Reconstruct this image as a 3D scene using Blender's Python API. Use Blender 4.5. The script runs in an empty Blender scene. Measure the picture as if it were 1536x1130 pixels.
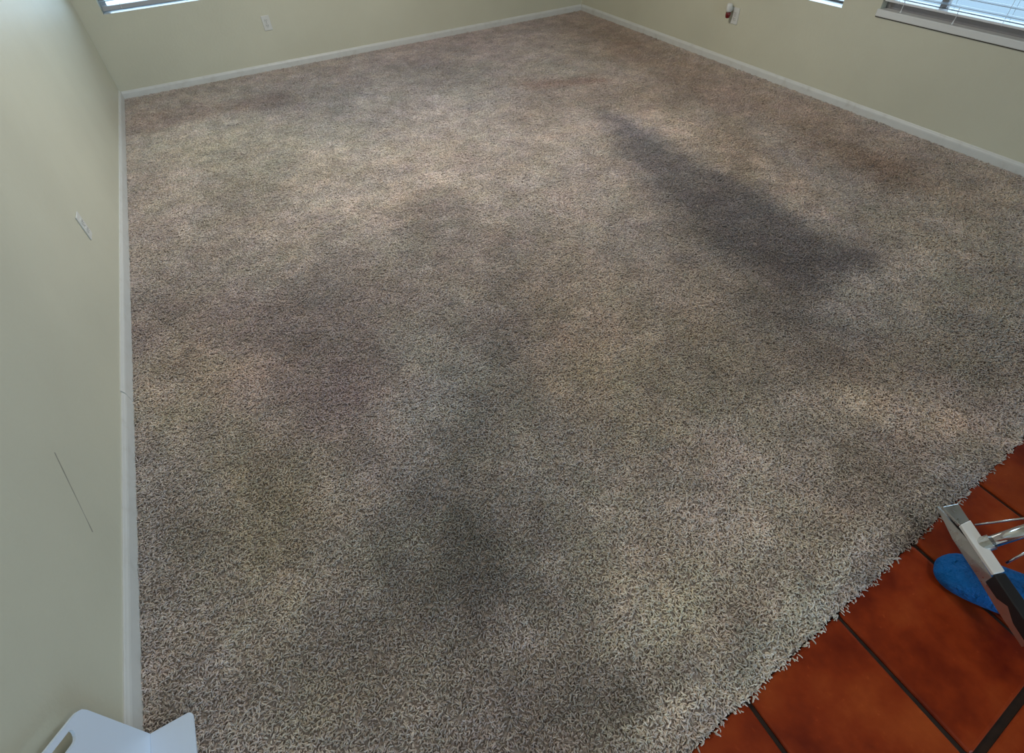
import bpy, bmesh, math, random
import numpy as np
from mathutils import Vector, Matrix

SKY, FILL, FILL2, EXPO = 4.9, 48.0, 11.0, 0.25
YARN = (0.56, 0.49, 0.445)
STAIN_SHADE_K = 1.38
SCR_A, SCR_B = (-4.679, 0.397), (-4.847, 0.215)
TILE_DARK, TILE_MID, TILE_LIGHT = (0.13, 0.011, 0.002), (0.26, 0.032, 0.005), (0.37, 0.066, 0.012)
PATIO = (0.105, 0.118, 0.125)

# ------------------------------------------------------------------ camera, sky, exposure
scene = bpy.context.scene
COL = scene.collection
W = 4.763                       # room width (left wall face to right wall face), y = 0 is the back wall
cam_data = bpy.data.cameras.new('camera')
cam_data.sensor_width = 36.0
cam_data.lens = 803.75 / 1536 * 36.0
cam_data.clip_start = 0.02
cam = bpy.data.objects.new('camera', cam_data)
COL.objects.link(cam)
yaw, pitch, roll = 0.4320, 0.8120, -0.0650
fwd = Vector((math.sin(yaw) * math.cos(pitch), math.cos(yaw) * math.cos(pitch), -math.sin(pitch)))
rgt = Vector((math.cos(yaw), -math.sin(yaw), 0))
upv = rgt.cross(fwd)
r2 = math.cos(roll) * rgt + math.sin(roll) * upv
u2 = -math.sin(roll) * rgt + math.cos(roll) * upv
m = Matrix((r2, u2, -fwd)).transposed().to_4x4()
m.translation = Vector((0.784, -6.099, 1.6))
cam.matrix_world = m
scene.camera = cam

world = bpy.data.worlds.new('sky')
scene.world = world
world.use_nodes = True
wn = world.node_tree.nodes
wn['Background'].inputs['Color'].default_value = (0.53, 0.77, 1.0, 1)
wn['Background'].inputs['Strength'].default_value = SKY

def area(name, loc, rot, sx, sy, power, color=(1, 1, 1), portal=False):
    l = bpy.data.lights.new(name, 'AREA')
    l.shape = 'RECTANGLE'; l.size = sx; l.size_y = sy
    l.energy = power; l.color = color
    if portal:
        l.cycles.is_portal = True
    o = bpy.data.objects.new(name, l)
    o.location = loc; o.rotation_euler = rot
    COL.objects.link(o)
    return o
HALF = math.pi / 2
area('sky_portal', (1.06, 0.16, 1.35), (-HALF, 0, 0), 1.8, 1.5, 1, portal=True)
area('sky_portal', (W + 0.16, -2.62, 1.32), (0, HALF, 0), 1.5, 1.3, 1, portal=True)
area('sky_portal', (W + 0.16, -4.45, 1.32), (0, HALF, 0), 1.5, 1.9, 1, portal=True)
area('sky_portal', (2.2, -10.0, 1.2), (HALF, 0, 0), 2.4, 2.2, 1, portal=True)
# added unseen fill lights below the ceiling, mid-room and behind the camera
area('fill_light', (2.05, -2.6, 2.60), (0, 0, 0), 0.5, 0.5, FILL, (1.0, 0.95, 0.87))
area('fill_light', (1.7, -7.2, 2.60), (0, 0, 0), 0.5, 0.5, FILL2, (1.0, 0.95, 0.87))

vs = scene.view_settings
vs.view_transform = 'Standard'
vs.look = 'None'
vs.gamma = 1.0
vs.use_curve_mapping = False
vs.exposure = EXPO
scene.cycles.use_denoising = True
scene.cycles.max_bounces = 10
scene.cycles.diffuse_bounces = 6
scene.cycles.sample_clamp_indirect = 6.0


# ------------------------------------------------------------------ helpers
rng = random.Random(7)

def link(o, parent=None):
    COL.objects.link(o)
    if parent is not None:
        o.parent = parent
    return o

def obj(name, bm, mat, parent=None, smooth=False):
    me = bpy.data.meshes.new(name)
    bmesh.ops.recalc_face_normals(bm, faces=bm.faces[:])
    bm.to_mesh(me); bm.free()
    if mat is not None:
        me.materials.append(mat)
    if smooth:
        for p in me.polygons:
            p.use_smooth = True
    return link(bpy.data.objects.new(name, me), parent)

def empty(name, loc, label, cat, group=None, rz=0.0):
    o = bpy.data.objects.new(name, None)
    o.empty_display_size = 0.05
    o.location = loc; o.rotation_euler = (0, 0, rz)
    COL.objects.link(o)
    return tag(o, label, cat, group)

def tag(o, label, cat, group=None):
    o['label'] = label; o['category'] = cat
    if group:
        o['group'] = group
    return o

def struct(o):
    o['kind'] = 'structure'
    return o

def box_bm(x0, x1, y0, y1, z0, z1, bev=0.0, seg=2):
    bm = bmesh.new()
    bmesh.ops.create_cube(bm, size=1.0)
    for v in bm.verts:
        v.co = Vector(((x0 + x1) / 2 + v.co.x * (x1 - x0), (y0 + y1) / 2 + v.co.y * (y1 - y0), (z0 + z1) / 2 + v.co.z * (z1 - z0)))
    if bev > 0:
        bmesh.ops.bevel(bm, geom=bm.edges[:], offset=bev, segments=seg, affect='EDGES', profile=0.5)
    return bm

def prism_bm(pts, thick, axis_fn, bev=0.0, seg=2):
    """extrude the 2-D outline pts by thick; axis_fn(u, v, t) gives the 3-D point"""
    bm = bmesh.new()
    a = [bm.verts.new(axis_fn(u, v, 0.0)) for u, v in pts]
    b = [bm.verts.new(axis_fn(u, v, thick)) for u, v in pts]
    bm.faces.new(a); bm.faces.new(b[::-1])
    n = len(pts)
    for i in range(n):
        bm.faces.new((a[i], b[i], b[(i + 1) % n], a[(i + 1) % n]))
    if bev > 0:
        bmesh.ops.bevel(bm, geom=bm.edges[:], offset=bev, segments=seg, affect='EDGES', profile=0.5)
    return bm

def tube_bm(path, radius, n=12, cap=True, bm=None):
    bm = bm or bmesh.new()
    path = [Vector(p) for p in path]
    rad = radius if isinstance(radius, (list, tuple)) else [radius] * len(path)
    rings = []
    ref = None
    for i, p in enumerate(path):
        t = (path[min(i + 1, len(path) - 1)] - path[max(i - 1, 0)]).normalized()
        if ref is None:
            ref = Vector((0, 0, 1)) if abs(t.z) < 0.9 else Vector((1, 0, 0))
        a = (ref - t * ref.dot(t)).normalized(); b = t.cross(a); ref = a
        rings.append([bm.verts.new(p + rad[i] * (math.cos(2 * math.pi * k / n) * a + math.sin(2 * math.pi * k / n) * b)) for k in range(n)])
    for r, s in zip(rings, rings[1:]):
        for k in range(n):
            bm.faces.new((r[k], r[(k + 1) % n], s[(k + 1) % n], s[k]))
    if cap:
        bm.faces.new(rings[0][::-1]); bm.faces.new(rings[-1])
    return bm

def wall_bm(us, zs, holes, fn, thick):
    """a wall slab as one connected mesh: cells of the grid us x zs, less the cells inside holes; fn(u, z, t) -> point"""
    bm = bmesh.new()
    vf = {}
    def V(i, j, t):
        k = (i, j, t)
        if k not in vf:
            vf[k] = bm.verts.new(fn(us[i], zs[j], t * thick))
        return vf[k]
    nu, nz = len(us) - 1, len(zs) - 1
    def solid(i, j):
        if not (0 <= i < nu and 0 <= j < nz):
            return False
        uc, zc = (us[i] + us[i + 1]) / 2, (zs[j] + zs[j + 1]) / 2
        return not any(a < uc < b and c < zc < d for a, b, c, d in holes)
    for i in range(nu):
        for j in range(nz):
            if not solid(i, j):
                continue
            for t in (0, 1):
                bm.faces.new((V(i, j, t), V(i + 1, j, t), V(i + 1, j + 1, t), V(i, j + 1, t)))
            for di, dj, e in ((-1, 0, ((i, j), (i, j + 1))), (1, 0, ((i + 1, j), (i + 1, j + 1))), (0, -1, ((i, j), (i + 1, j))), (0, 1, ((i, j + 1), (i + 1, j + 1)))):
                if not solid(i + di, j + dj):
                    p, q = e
                    bm.faces.new((V(*p, 0), V(*q, 0), V(*q, 1), V(*p, 1)))
    return bm

# ------------------------------------------------------------------ materials
def mat(name, color, rough=0.6, metal=0.0, spec=0.5):
    mt = bpy.data.materials.new(name)
    mt.use_nodes = True
    b = mt.node_tree.nodes['Principled BSDF']
    b.inputs['Base Color'].default_value = (*color, 1)
    b.inputs['Roughness'].default_value = rough
    b.inputs['Metallic'].default_value = metal
    b.inputs['Specular IOR Level'].default_value = spec
    return mt

def N(mt, t, **kw):
    n = mt.node_tree.nodes.new(t)
    for k, v in kw.items():
        setattr(n, k, v)
    return n

def L(mt, a, b):
    mt.node_tree.links.new(a, b)

def noise(mt, scale, detail=3.0, rough=0.55, coord=None):
    g = N(mt, 'ShaderNodeNewGeometry')
    n = N(mt, 'ShaderNodeTexNoise')
    n.inputs['Scale'].default_value = scale
    n.inputs['Detail'].default_value = detail
    n.inputs['Roughness'].default_value = rough
    L(mt, coord or g.outputs['Position'], n.inputs['Vector'])
    return n

def ramp(mt, src, stops):
    r = N(mt, 'ShaderNodeValToRGB')
    e = r.color_ramp.elements
    e[0].position, e[0].color = stops[0][0], (*stops[0][1], 1)
    e[1].position, e[1].color = stops[-1][0], (*stops[-1][1], 1)
    for p, c in stops[1:-1]:
        k = e.new(p); k.color = (*c, 1)
    L(mt, src, r.inputs['Fac'])
    return r

def bump(mt, src, strength, dist):
    b = N(mt, 'ShaderNodeBump')
    b.inputs['Strength'].default_value = strength
    b.inputs['Distance'].default_value = dist
    L(mt, src, b.inputs['Height'])
    L(mt, b.outputs['Normal'], mt.node_tree.nodes['Principled BSDF'].inputs['Normal'])
    return b

def wall_paint(name, color, scratch=None):
    mt = mat(name, color, 0.42, 0, 0.45)
    b = mt.node_tree.nodes['Principled BSDF']
    big = noise(mt, 1.3, 4)
    r = ramp(mt, big.outputs['Fac'], [(0.3, tuple(c * 0.95 for c in color)), (0.7, tuple(c * 1.04 for c in color))])
    out = r.outputs['Color']
    if scratch:
        a, c = Vector(scratch[0]), Vector(scratch[1])
        d = c - a
        g = N(mt, 'ShaderNodeNewGeometry')
        wob = noise(mt, 9.0, 2)
        wsub = N(mt, 'ShaderNodeMath', operation='MULTIPLY_ADD'); L(mt, wob.outputs['Fac'], wsub.inputs[0]); wsub.inputs[1].default_value = 0.012; wsub.inputs[2].default_value = -0.006
        sub = N(mt, 'ShaderNodeVectorMath', operation='SUBTRACT'); L(mt, g.outputs['Position'], sub.inputs[0]); sub.inputs[1].default_value = a
        dot = N(mt, 'ShaderNodeVectorMath', operation='DOT_PRODUCT'); L(mt, sub.outputs[0], dot.inputs[0]); dot.inputs[1].default_value = d / d.length_squared
        cl = N(mt, 'ShaderNodeClamp'); L(mt, dot.outputs['Value'], cl.inputs['Value'])
        sc = N(mt, 'ShaderNodeVectorMath', operation='SCALE'); sc.inputs[0].default_value = d; L(mt, cl.outputs[0], sc.inputs['Scale'])
        df = N(mt, 'ShaderNodeVectorMath', operation='SUBTRACT'); L(mt, sub.outputs[0], df.inputs[0]); L(mt, sc.outputs[0], df.inputs[1])
        ln = N(mt, 'ShaderNodeVectorMath', operation='LENGTH'); L(mt, df.outputs[0], ln.inputs[0])
        ad = N(mt, 'ShaderNodeMath', operation='ADD'); L(mt, ln.outputs['Value'], ad.inputs[0]); L(mt, wsub.outputs[0], ad.inputs[1])
        mr = N(mt, 'ShaderNodeMapRange'); L(mt, ad.outputs[0], mr.inputs['Value'])
        mr.inputs['From Min'].default_value = 0.0008; mr.inputs['From Max'].default_value = 0.0026
        mr.inputs['To Min'].default_value = 0.6; mr.inputs['To Max'].default_value = 0.0
        mx = N(mt, 'ShaderNodeMix', data_type='RGBA'); L(mt, mr.outputs[0], mx.inputs['Factor']); L(mt, out, mx.inputs['A'])
        mx.inputs['B'].default_value = (0.06, 0.055, 0.045, 1)
        out = mx.outputs['Result']
    L(mt, out, b.inputs['Base Color'])
    peel = noise(mt, 55.0, 2, 0.5)
    bump(mt, peel.outputs['Fac'], 0.35, 0.004)
    return mt

PAINT = (0.60, 0.583, 0.46)
M_WALL = wall_paint('beige_wall_paint', PAINT)
M_WALL_L = wall_paint('beige_wall_paint_scratched', PAINT, ((-0.012, SCR_A[0], SCR_A[1]), (-0.012, SCR_B[0], SCR_B[1])))
M_CEIL = mat('white_ceiling_paint', (0.72, 0.71, 0.68), 0.8)
M_BASE = mat('white_gloss_trim', (0.66, 0.655, 0.62), 0.4)
_n = noise(M_BASE, 14, 5)
_r = ramp(M_BASE, _n.outputs['Fac'], [(0.28, (0.57, 0.56, 0.52)), (0.45, (0.63, 0.63, 0.60)), (0.8, (0.66, 0.66, 0.63))])
L(M_BASE, _r.outputs['Color'], M_BASE.node_tree.nodes['Principled BSDF'].inputs['Base Color'])
M_SILL = mat('white_sill_paint', (0.70, 0.71, 0.69), 0.25)
M_ALU = mat('bronze_aluminium', (0.30, 0.28, 0.28), 0.45, 0.4)
M_WALU = mat('grey_aluminium', (0.42, 0.42, 0.43), 0.4, 0.3)
M_SLAT = mat('white_vinyl_slat', (0.72, 0.73, 0.74), 0.4)
M_SLAT_BACKLIT = mat('slat_backlit_shade', (0.30, 0.36, 0.42), 0.5)  # slat colour darkened to look backlit
M_CORD = mat('white_cord', (0.75, 0.76, 0.76), 0.7)
M_PLATE = mat('white_plastic_plate', (0.66, 0.66, 0.62), 0.3)
M_SLOT = mat('dark_slot', (0.03, 0.03, 0.03), 0.6)
M_GLASS = bpy.data.materials.new('window_glass'); M_GLASS.use_nodes = True
_nt = M_GLASS.node_tree; _nt.nodes.clear()
_o = _nt.nodes.new('ShaderNodeOutputMaterial'); _mx = _nt.nodes.new('ShaderNodeMixShader')
_t = _nt.nodes.new('ShaderNodeBsdfTransparent'); _gl = _nt.nodes.new('ShaderNodeBsdfGlossy'); _fr = _nt.nodes.new('ShaderNodeFresnel')
_gl.inputs['Roughness'].default_value = 0.02
_fr.inputs['IOR'].default_value = 1.25
_nt.links.new(_fr.outputs[0], _mx.inputs[0]); _nt.links.new(_t.outputs[0], _mx.inputs[1]); _nt.links.new(_gl.outputs[0], _mx.inputs[2]); _nt.links.new(_mx.outputs[0], _o.inputs[0])

# saltillo clay tile: mottled per tile
M_TILE = mat('saltillo_clay', (0.20, 0.05, 0.015), 0.42, 0, 0.18)
_oi = N(M_TILE, 'ShaderNodeObjectInfo')
_g = N(M_TILE, 'ShaderNodeNewGeometry')
_off = N(M_TILE, 'ShaderNodeVectorMath', operation='MULTIPLY_ADD'); L(M_TILE, _oi.outputs['Random'], _off.inputs[0]); _off.inputs[1].default_value = (31, 17, 7); L(M_TILE, _g.outputs['Position'], _off.inputs[2])
_n1 = noise(M_TILE, 5.0, 4, 0.55, _off.outputs[0])
_r1 = ramp(M_TILE, _n1.outputs['Fac'], [(0.33, TILE_DARK), (0.50, TILE_MID), (0.72, TILE_LIGHT)])
_n2 = noise(M_TILE, 60, 3, 0.6, _off.outputs[0])
_r2 = ramp(M_TILE, _n2.outputs['Fac'], [(0.0, (0.85, 0.85, 0.85)), (0.66, (1, 1, 1)), (0.80, (1.4, 1.9, 2.6))])
_mm = N(M_TILE, 'ShaderNodeMix', data_type='RGBA', blend_type='MULTIPLY'); _mm.inputs['Factor'].default_value = 1
L(M_TILE, _r1.outputs['Color'], _mm.inputs['A']); L(M_TILE, _r2.outputs['Color'], _mm.inputs['B'])
L(M_TILE, _mm.outputs['Result'], M_TILE.node_tree.nodes['Principled BSDF'].inputs['Base Color'])
_n3 = noise(M_TILE, 9, 4, 0.6, _off.outputs[0]); bump(M_TILE, _n3.outputs['Fac'], 0.4, 0.006)
M_GROUT = mat('brown_grout', (0.035, 0.022, 0.014), 0.9)
_n = noise(M_GROUT, 40, 4); _r = ramp(M_GROUT, _n.outputs['Fac'], [(0.3, (0.012, 0.006, 0.003)), (0.7, (0.030, 0.014, 0.007))]); L(M_GROUT, _r.outputs['Color'], M_GROUT.node_tree.nodes['Principled BSDF'].inputs['Base Color'])

M_PATIO = mat('pale_patio_concrete', (0.25, 0.25, 0.25), 0.9)
_n = noise(M_PATIO, 2.0, 5); _r = ramp(M_PATIO, _n.outputs['Fac'], [(0.3, (PATIO[0] * 0.9, PATIO[1] * 0.9, PATIO[2] * 0.9)), (0.7, PATIO)]); L(M_PATIO, _r.outputs['Color'], M_PATIO.node_tree.nodes['Principled BSDF'].inputs['Base Color'])
M_GRAVEL = mat('white_gravel', (0.6, 0.6, 0.58), 0.9)
M_GUARD = mat('white_moulded_plastic', (0.74, 0.83, 0.95), 0.35)
M_STEEL = mat('brushed_steel', (0.62, 0.62, 0.60), 0.22, 1.0)
_n = noise(M_STEEL, 25, 3); _r = ramp(M_STEEL, _n.outputs['Fac'], [(0.3, (0.22,) * 3), (0.7, (0.40,) * 3)]); L(M_STEEL, _r.outputs['Color'], M_STEEL.node_tree.nodes['Principled BSDF'].inputs['Roughness'])
M_SATIN = mat('satin_aluminium', (0.90, 0.90, 0.87), 0.5, 0.35)
M_CHROME = mat('chrome', (0.75, 0.75, 0.75), 0.08, 1.0)
M_BLACK = mat('black_grip_and_shade', (0.012, 0.012, 0.013), 0.5)  # rubber of the grip, and painted dark of the wand head
M_BLUE = mat('blue_shoe_cover_film', (0.0, 0.15, 0.50), 0.42, 0, 0.25)
_n = noise(M_BLUE, 38, 5, 0.65); bump(M_BLUE, _n.outputs['Fac'], 1.0, 0.035)
M_TROUSER = mat('black_trouser_cloth', (0.015, 0.015, 0.018), 0.9)
M_SHIRT = mat('dark_grey_shirt_cloth', (0.05, 0.055, 0.065), 0.9)
M_SKIN = mat('skin', (0.42, 0.25, 0.18), 0.5)
M_HAIR = mat('dark_hair', (0.02, 0.014, 0.01), 0.6)
M_RED = mat('red_scented_oil', (0.16, 0.012, 0.012), 0.12)
M_VINYL = mat('brown_door_frame', (0.2, 0.17, 0.14), 0.5)

# ------------------------------------------------------------------ room shell
CEIL = 2.62
Y_FRONT = -10.0
T = 0.14
W1 = (0.16, 1.96, 0.605, 2.05)         # back window: x0, x1, z0, z1
W2 = (-3.240, -2.00, 0.563, 1.97)      # right wall windows: y0, y1, z0, z1
W3 = (-5.36, -3.518, 0.572, 1.97)
wl = struct(obj('wall_left', wall_bm([Y_FRONT - T, 0.0], [-0.06, CEIL], [], lambda u, z, t: (-0.012 - t, u, z), T), M_WALL_L))
wb = struct(obj('wall_back', wall_bm([-0.012 - T, W1[0], W1[1], W + 0.012 + T], [-0.06, W1[2], W1[3], CEIL], [W1], lambda u, z, t: (u, 0.012 + t, z), T), M_WALL))
wr = struct(obj('wall_right', wall_bm([Y_FRONT - T, W3[0], W3[1], W2[0], W2[1], 0.012], [-0.06, W2[2], W3[2], W3[3], CEIL],
            [(W3[0], W3[1], W3[2], W3[3]), (W2[0], W2[1], W2[2], W2[3])], lambda u, z, t: (W + 0.012 + t, u, z), T), M_WALL))
wf = struct(obj('wall_front', wall_bm([0.0, 1.0, 3.4, W], [-0.06, 2.2, CEIL], [(1.0, 3.4, -0.06, 2.2)], lambda u, z, t: (u, Y_FRONT - t, z), T), M_WALL))
struct(obj('ceiling', box_bm(-0.16, W + 0.16, Y_FRONT - T, 0.16, CEIL, CEIL + 0.15), M_CEIL))
floor = struct(obj('floor', box_bm(-0.012, W + 0.012, Y_FRONT - T, 0.012, -0.12, -0.018), M_GROUT))
ground = struct(obj('ground_patio', box_bm(W + 0.16, 40, -45, 0.155, -0.35, -0.2), M_PATIO))
ground2 = struct(obj('ground_gravel', box_bm(-40, 40, 0.155, 45, -0.35, -0.2), M_GRAVEL))
ground3 = struct(obj('ground_back', box_bm(-40, W + 0.155, -45, Y_FRONT - T, -0.35, -0.2), M_PATIO))

# carpet edge: a straight seam a little askew to the room
EX0, EY0, ESL = 1.209, -6.058, 0.106
def edge_y(x):
    return EY0 + ESL * (x - EX0)

# clay tiles, each a piece of the floor
def tile_bm(x0, x1, y0, y1):
    f = lambda u, v: (u, v + ESL * (u - 2.02))
    j = lambda: rng.uniform(-0.002, 0.002)
    pts = []
    r = 0.012
    for cx, cy, a0 in ((x1 - r, y1 - r, 0), (x0 + r, y1 - r, 90), (x0 + r, y0 + r, 180), (x1 - r, y0 + r, 270)):
        dx, dy = j(), j()
        for k in range(3):
            a = math.radians(a0 + 45 * k)
            pts.append((cx + dx + r * math.cos(a), cy + dy + r * math.sin(a)))
    bm = bmesh.new()
    cx, cy = (x0 + x1) / 2, (y0 + y1) / 2
    dz = rng.uniform(-0.001, 0.001)
    rings = []
    for z, s in ((-0.019, 1.0), (-0.0135 + dz, 1.0), (-0.0105 + dz, 0.985), (-0.0095 + dz, 0.955)):
        rings.append([bm.verts.new((*f(cx + (u - cx) * s, cy + (v - cy) * s), z)) for u, v in pts])
    n = len(pts)
    for a, b in zip(rings, rings[1:]):
        for k in range(n):
            bm.faces.new((a[k], a[(k + 1) % n], b[(k + 1) % n], b[k]))
    bm.faces.new(rings[-1])
    return bm
PX, GAP = 0.376, 0.013
for row in range(4):
    yt = -5.975 if row == 0 else -6.366 + 0.376 * (1 - row)
    for c in range(13):
        x0 = 1.0445 + PX * (c - 2)
        if x0 < -0.01 or x0 > W - 0.05:
            continue
        x1 = min(x0 + PX - GAP, W)
        obj('tile', tile_bm(x0 + GAP / 2, x1 + GAP / 2, -6.366 - 0.376 * row + GAP, yt - (0 if row == 0 else GAP / 2)), M_TILE, floor)

# baseboards: ogee-topped moulding swept along each wall
def base_bm(fn, u0, u1, h=0.058, n=1):
    prof = [(0.0, -0.016), (0.012, -0.016), (0.012, h - 0.022), (0.0105, h - 0.014), (0.0075, h - 0.008), (0.006, h - 0.003), (0.004, h), (0.0, h)]
    bm = bmesh.new()
    rows = []
    for u in (u0, u1):
        rows.append([bm.verts.new(fn(u, d, z)) for d, z in prof])
    k = len(prof)
    for i in range(k):
        bm.faces.new((rows[0][i], rows[0][(i + 1) % k], rows[1][(i + 1) % k], rows[1][i]))
    bm.faces.new(rows[0]); bm.faces.new(rows[1][::-1])
    return bm
LFN = lambda u, d, z: (-0.0125 + d, u, z)
bl = struct(obj('baseboard_left', base_bm(LFN, -4.07, 0.0, 0.072), M_BASE))
bl2 = struct(obj('baseboard_left_near', base_bm(LFN, -9.9, -4.073, 0.066), M_BASE))
bb = struct(obj('baseboard_back', base_bm(lambda u, d, z: (u, 0.0125 - d, z), 0.0, W, 0.054), M_BASE))
br = struct(obj('baseboard_right', base_bm(lambda u, d, z: (W + 0.0125 - d, u, z), -9.9, 0.0, 0.054), M_BASE))

# ------------------------------------------------------------------ windows and blinds
def make_window(name, P, width, z0, z1, metal, sill_out, sill_mat, dep, rail):
    """P(u, d, z): u along the wall 0..width, d outward from the wall face, z up"""
    def bx(u0, u1, d0, d1, a, b, bev=0.002):
        bm = box_bm(u0, u1, d0, d1, a, b, bev, 1)
        for v in bm.verts:
            v.co = Vector(P(*v.co))
        return bm
    fr = 0.045
    zr = z0 + rail                                             # top of the frame's bottom rail
    m0, m1 = MULL[name] - 0.02, MULL[name] + 0.02
    win = struct(obj(name, wall_bm([0, fr, m0, m1, width - fr, width], [z0 + 0.001, zr, z1 - fr, z1], [(fr, m0, zr, z1 - fr), (m1, width - fr, zr, z1 - fr)],
                                   lambda u, z, t: P(u, dep + t, z), 0.03), metal))
    for a, b in ((fr, m0), (m1, width - fr)):
        obj('pane', bx(a - 0.003, b + 0.003, dep + 0.013, dep + 0.017, zr - 0.003, z1 - fr + 0.003, 0), M_GLASS, win)
    obj('track', bx(fr, width - fr, dep - 0.008, dep, zr - 0.022, zr - 0.010), metal, win)
    o = 0.012 if sill_out else -0.001
    obj('sill', bx(-o, width + o, -sill_out, dep, z0 - (0.004 if sill_out else 0.0), z0 + (0.036 if sill_out else 0.003), 0.004 if sill_out else 0.001), sill_mat, win)
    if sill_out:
        obj('sill_shadow_strip', bx(-o, width + o, -0.007, 0.0, z0 - 0.0085, z0 - 0.004, 0.0), M_GROUT, win)  # added dark strip for the shadow line under the sill
    return win
MULL = {'window_1': 0.9, 'window_2': 0.62, 'window_3': 0.355}
P1 = lambda u, d, z: (W1[0] + u, 0.012 + d, z)
P2 = lambda u, d, z: (W + 0.012 + d, W2[1] - u, z)
P3 = lambda u, d, z: (W + 0.012 + d, W3[1] - u, z)
make_window('window_1', P1, W1[1] - W1[0], W1[2], W1[3], M_WALU, 0.0, M_SILL, 0.105, 0.014)
make_window('window_2', P2, W2[1] - W2[0], W2[2], W2[3], M_ALU, 0.0, M_SILL, 0.105, 0.014)
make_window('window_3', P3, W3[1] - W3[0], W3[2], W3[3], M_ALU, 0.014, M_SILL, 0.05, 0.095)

def make_blind(P, width, zb, zt, label, pitch=0.042, cords=(0.14, 0.45, 0.75), dd=0.05, rail=0.012, rail_mat=M_SLAT):
    root = empty('window_blind', P(width / 2, dd, zb), label, 'blind')
    inv = Vector(root.location)
    def put(bm, name, mt):
        for v in bm.verts:
            v.co = Vector(P(*v.co)) - inv
        return obj(name, bm, mt, root)
    m0 = 0.012
    put(box_bm(m0, width - m0, dd - 0.022, dd + 0.022, zt - 0.05, zt, 0.002, 1), 'head_rail', M_SLAT)
    put(box_bm(m0, width - m0, dd - 0.0245, dd + 0.0245, zb, zb + rail, 0.002, 1), 'bottom_rail', rail_mat)
    n = int((zt - 0.06 - zb) / pitch)
    first = None
    for k in range(1, n + 1):
        if first is None:
            bm = bmesh.new()                                   # a slightly crowned slat
            rows = []
            for u in (m0, width - m0):
                rows.append([bm.verts.new((u, dd + a * 0.024, zb + rail - 0.012 + c)) for a, c in ((-1, 0.0), (0, 0.003), (1, 0.0), (1, 0.0025), (0, 0.0055), (-1, 0.0025))])
            for i in range(6):
                bm.faces.new((rows[0][i], rows[0][(i + 1) % 6], rows[1][(i + 1) % 6], rows[1][i]))
            bm.faces.new(rows[0]); bm.faces.new(rows[1][::-1])
            first = put(bm, 'slat', M_SLAT_BACKLIT)
            first.location.z = pitch
        else:
            s = first.copy(); COL.objects.link(s); s.location.z = pitch * k
    for c in cords:
        for off in (-0.028, 0.028):
            put(tube_bm([(c, dd + off, zb - 0.002), (c, dd + off, zt - 0.02)], 0.0011, 5), 'cord', M_CORD)
    return root
b3 = make_blind(P3, W3[1] - W3[0], 0.652, W3[3] - 0.005, 'backlit-toned slatted blind with white bottom rail in the window nearest the tile floor', cords=(0.11, 0.42, 0.74, 1.06, 1.38, 1.70), dd=0.022)
b2 = make_blind(P2, W2[1] - W2[0], 0.608, W2[3] - 0.005, 'backlit-toned slatted blind in the right wall window nearer the air freshener', cords=(0.15, 0.62, 1.08), dd=0.03, rail=0.035, rail_mat=M_ALU)  # bottom rail's shaded look put into its colour
b1 = make_blind(P1, W1[1] - W1[0], 0.627, W1[3] - 0.005, 'backlit-toned slatted blind in the back wall window', cords=(0.15, 0.9, 1.65), dd=0.03, rail=0.030, rail_mat=M_WALU)  # backlit grey of the bottom rail put into its colour
# pull cords that hang below the raised bottom rails, with a tassel
def pull_cord(root, P, u, d, z0, z1):
    inv = Vector(root.location)
    bm = tube_bm([Vector(P(u, d, z0)) - inv, Vector(P(u + 0.004, d, (z0 + z1) / 2)) - inv, Vector(P(u, d, z1)) - inv], 0.0018, 6)
    c = obj('pull_cord', bm, M_CORD, root)
    obj('tassel', tube_bm([Vector(P(u, d, z0 + 0.02)) - inv, Vector(P(u, d, z0)) - inv], [0.002, 0.005], 8), M_CORD, c)
pull_cord(b3, P3, 0.145, -0.006, 0.612, 1.6)
pull_cord(b3, P3, 0.480, -0.006, 0.612, 0.70)
pull_cord(b1, P1, 0.19, -0.002, 0.70, 1.6)

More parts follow.
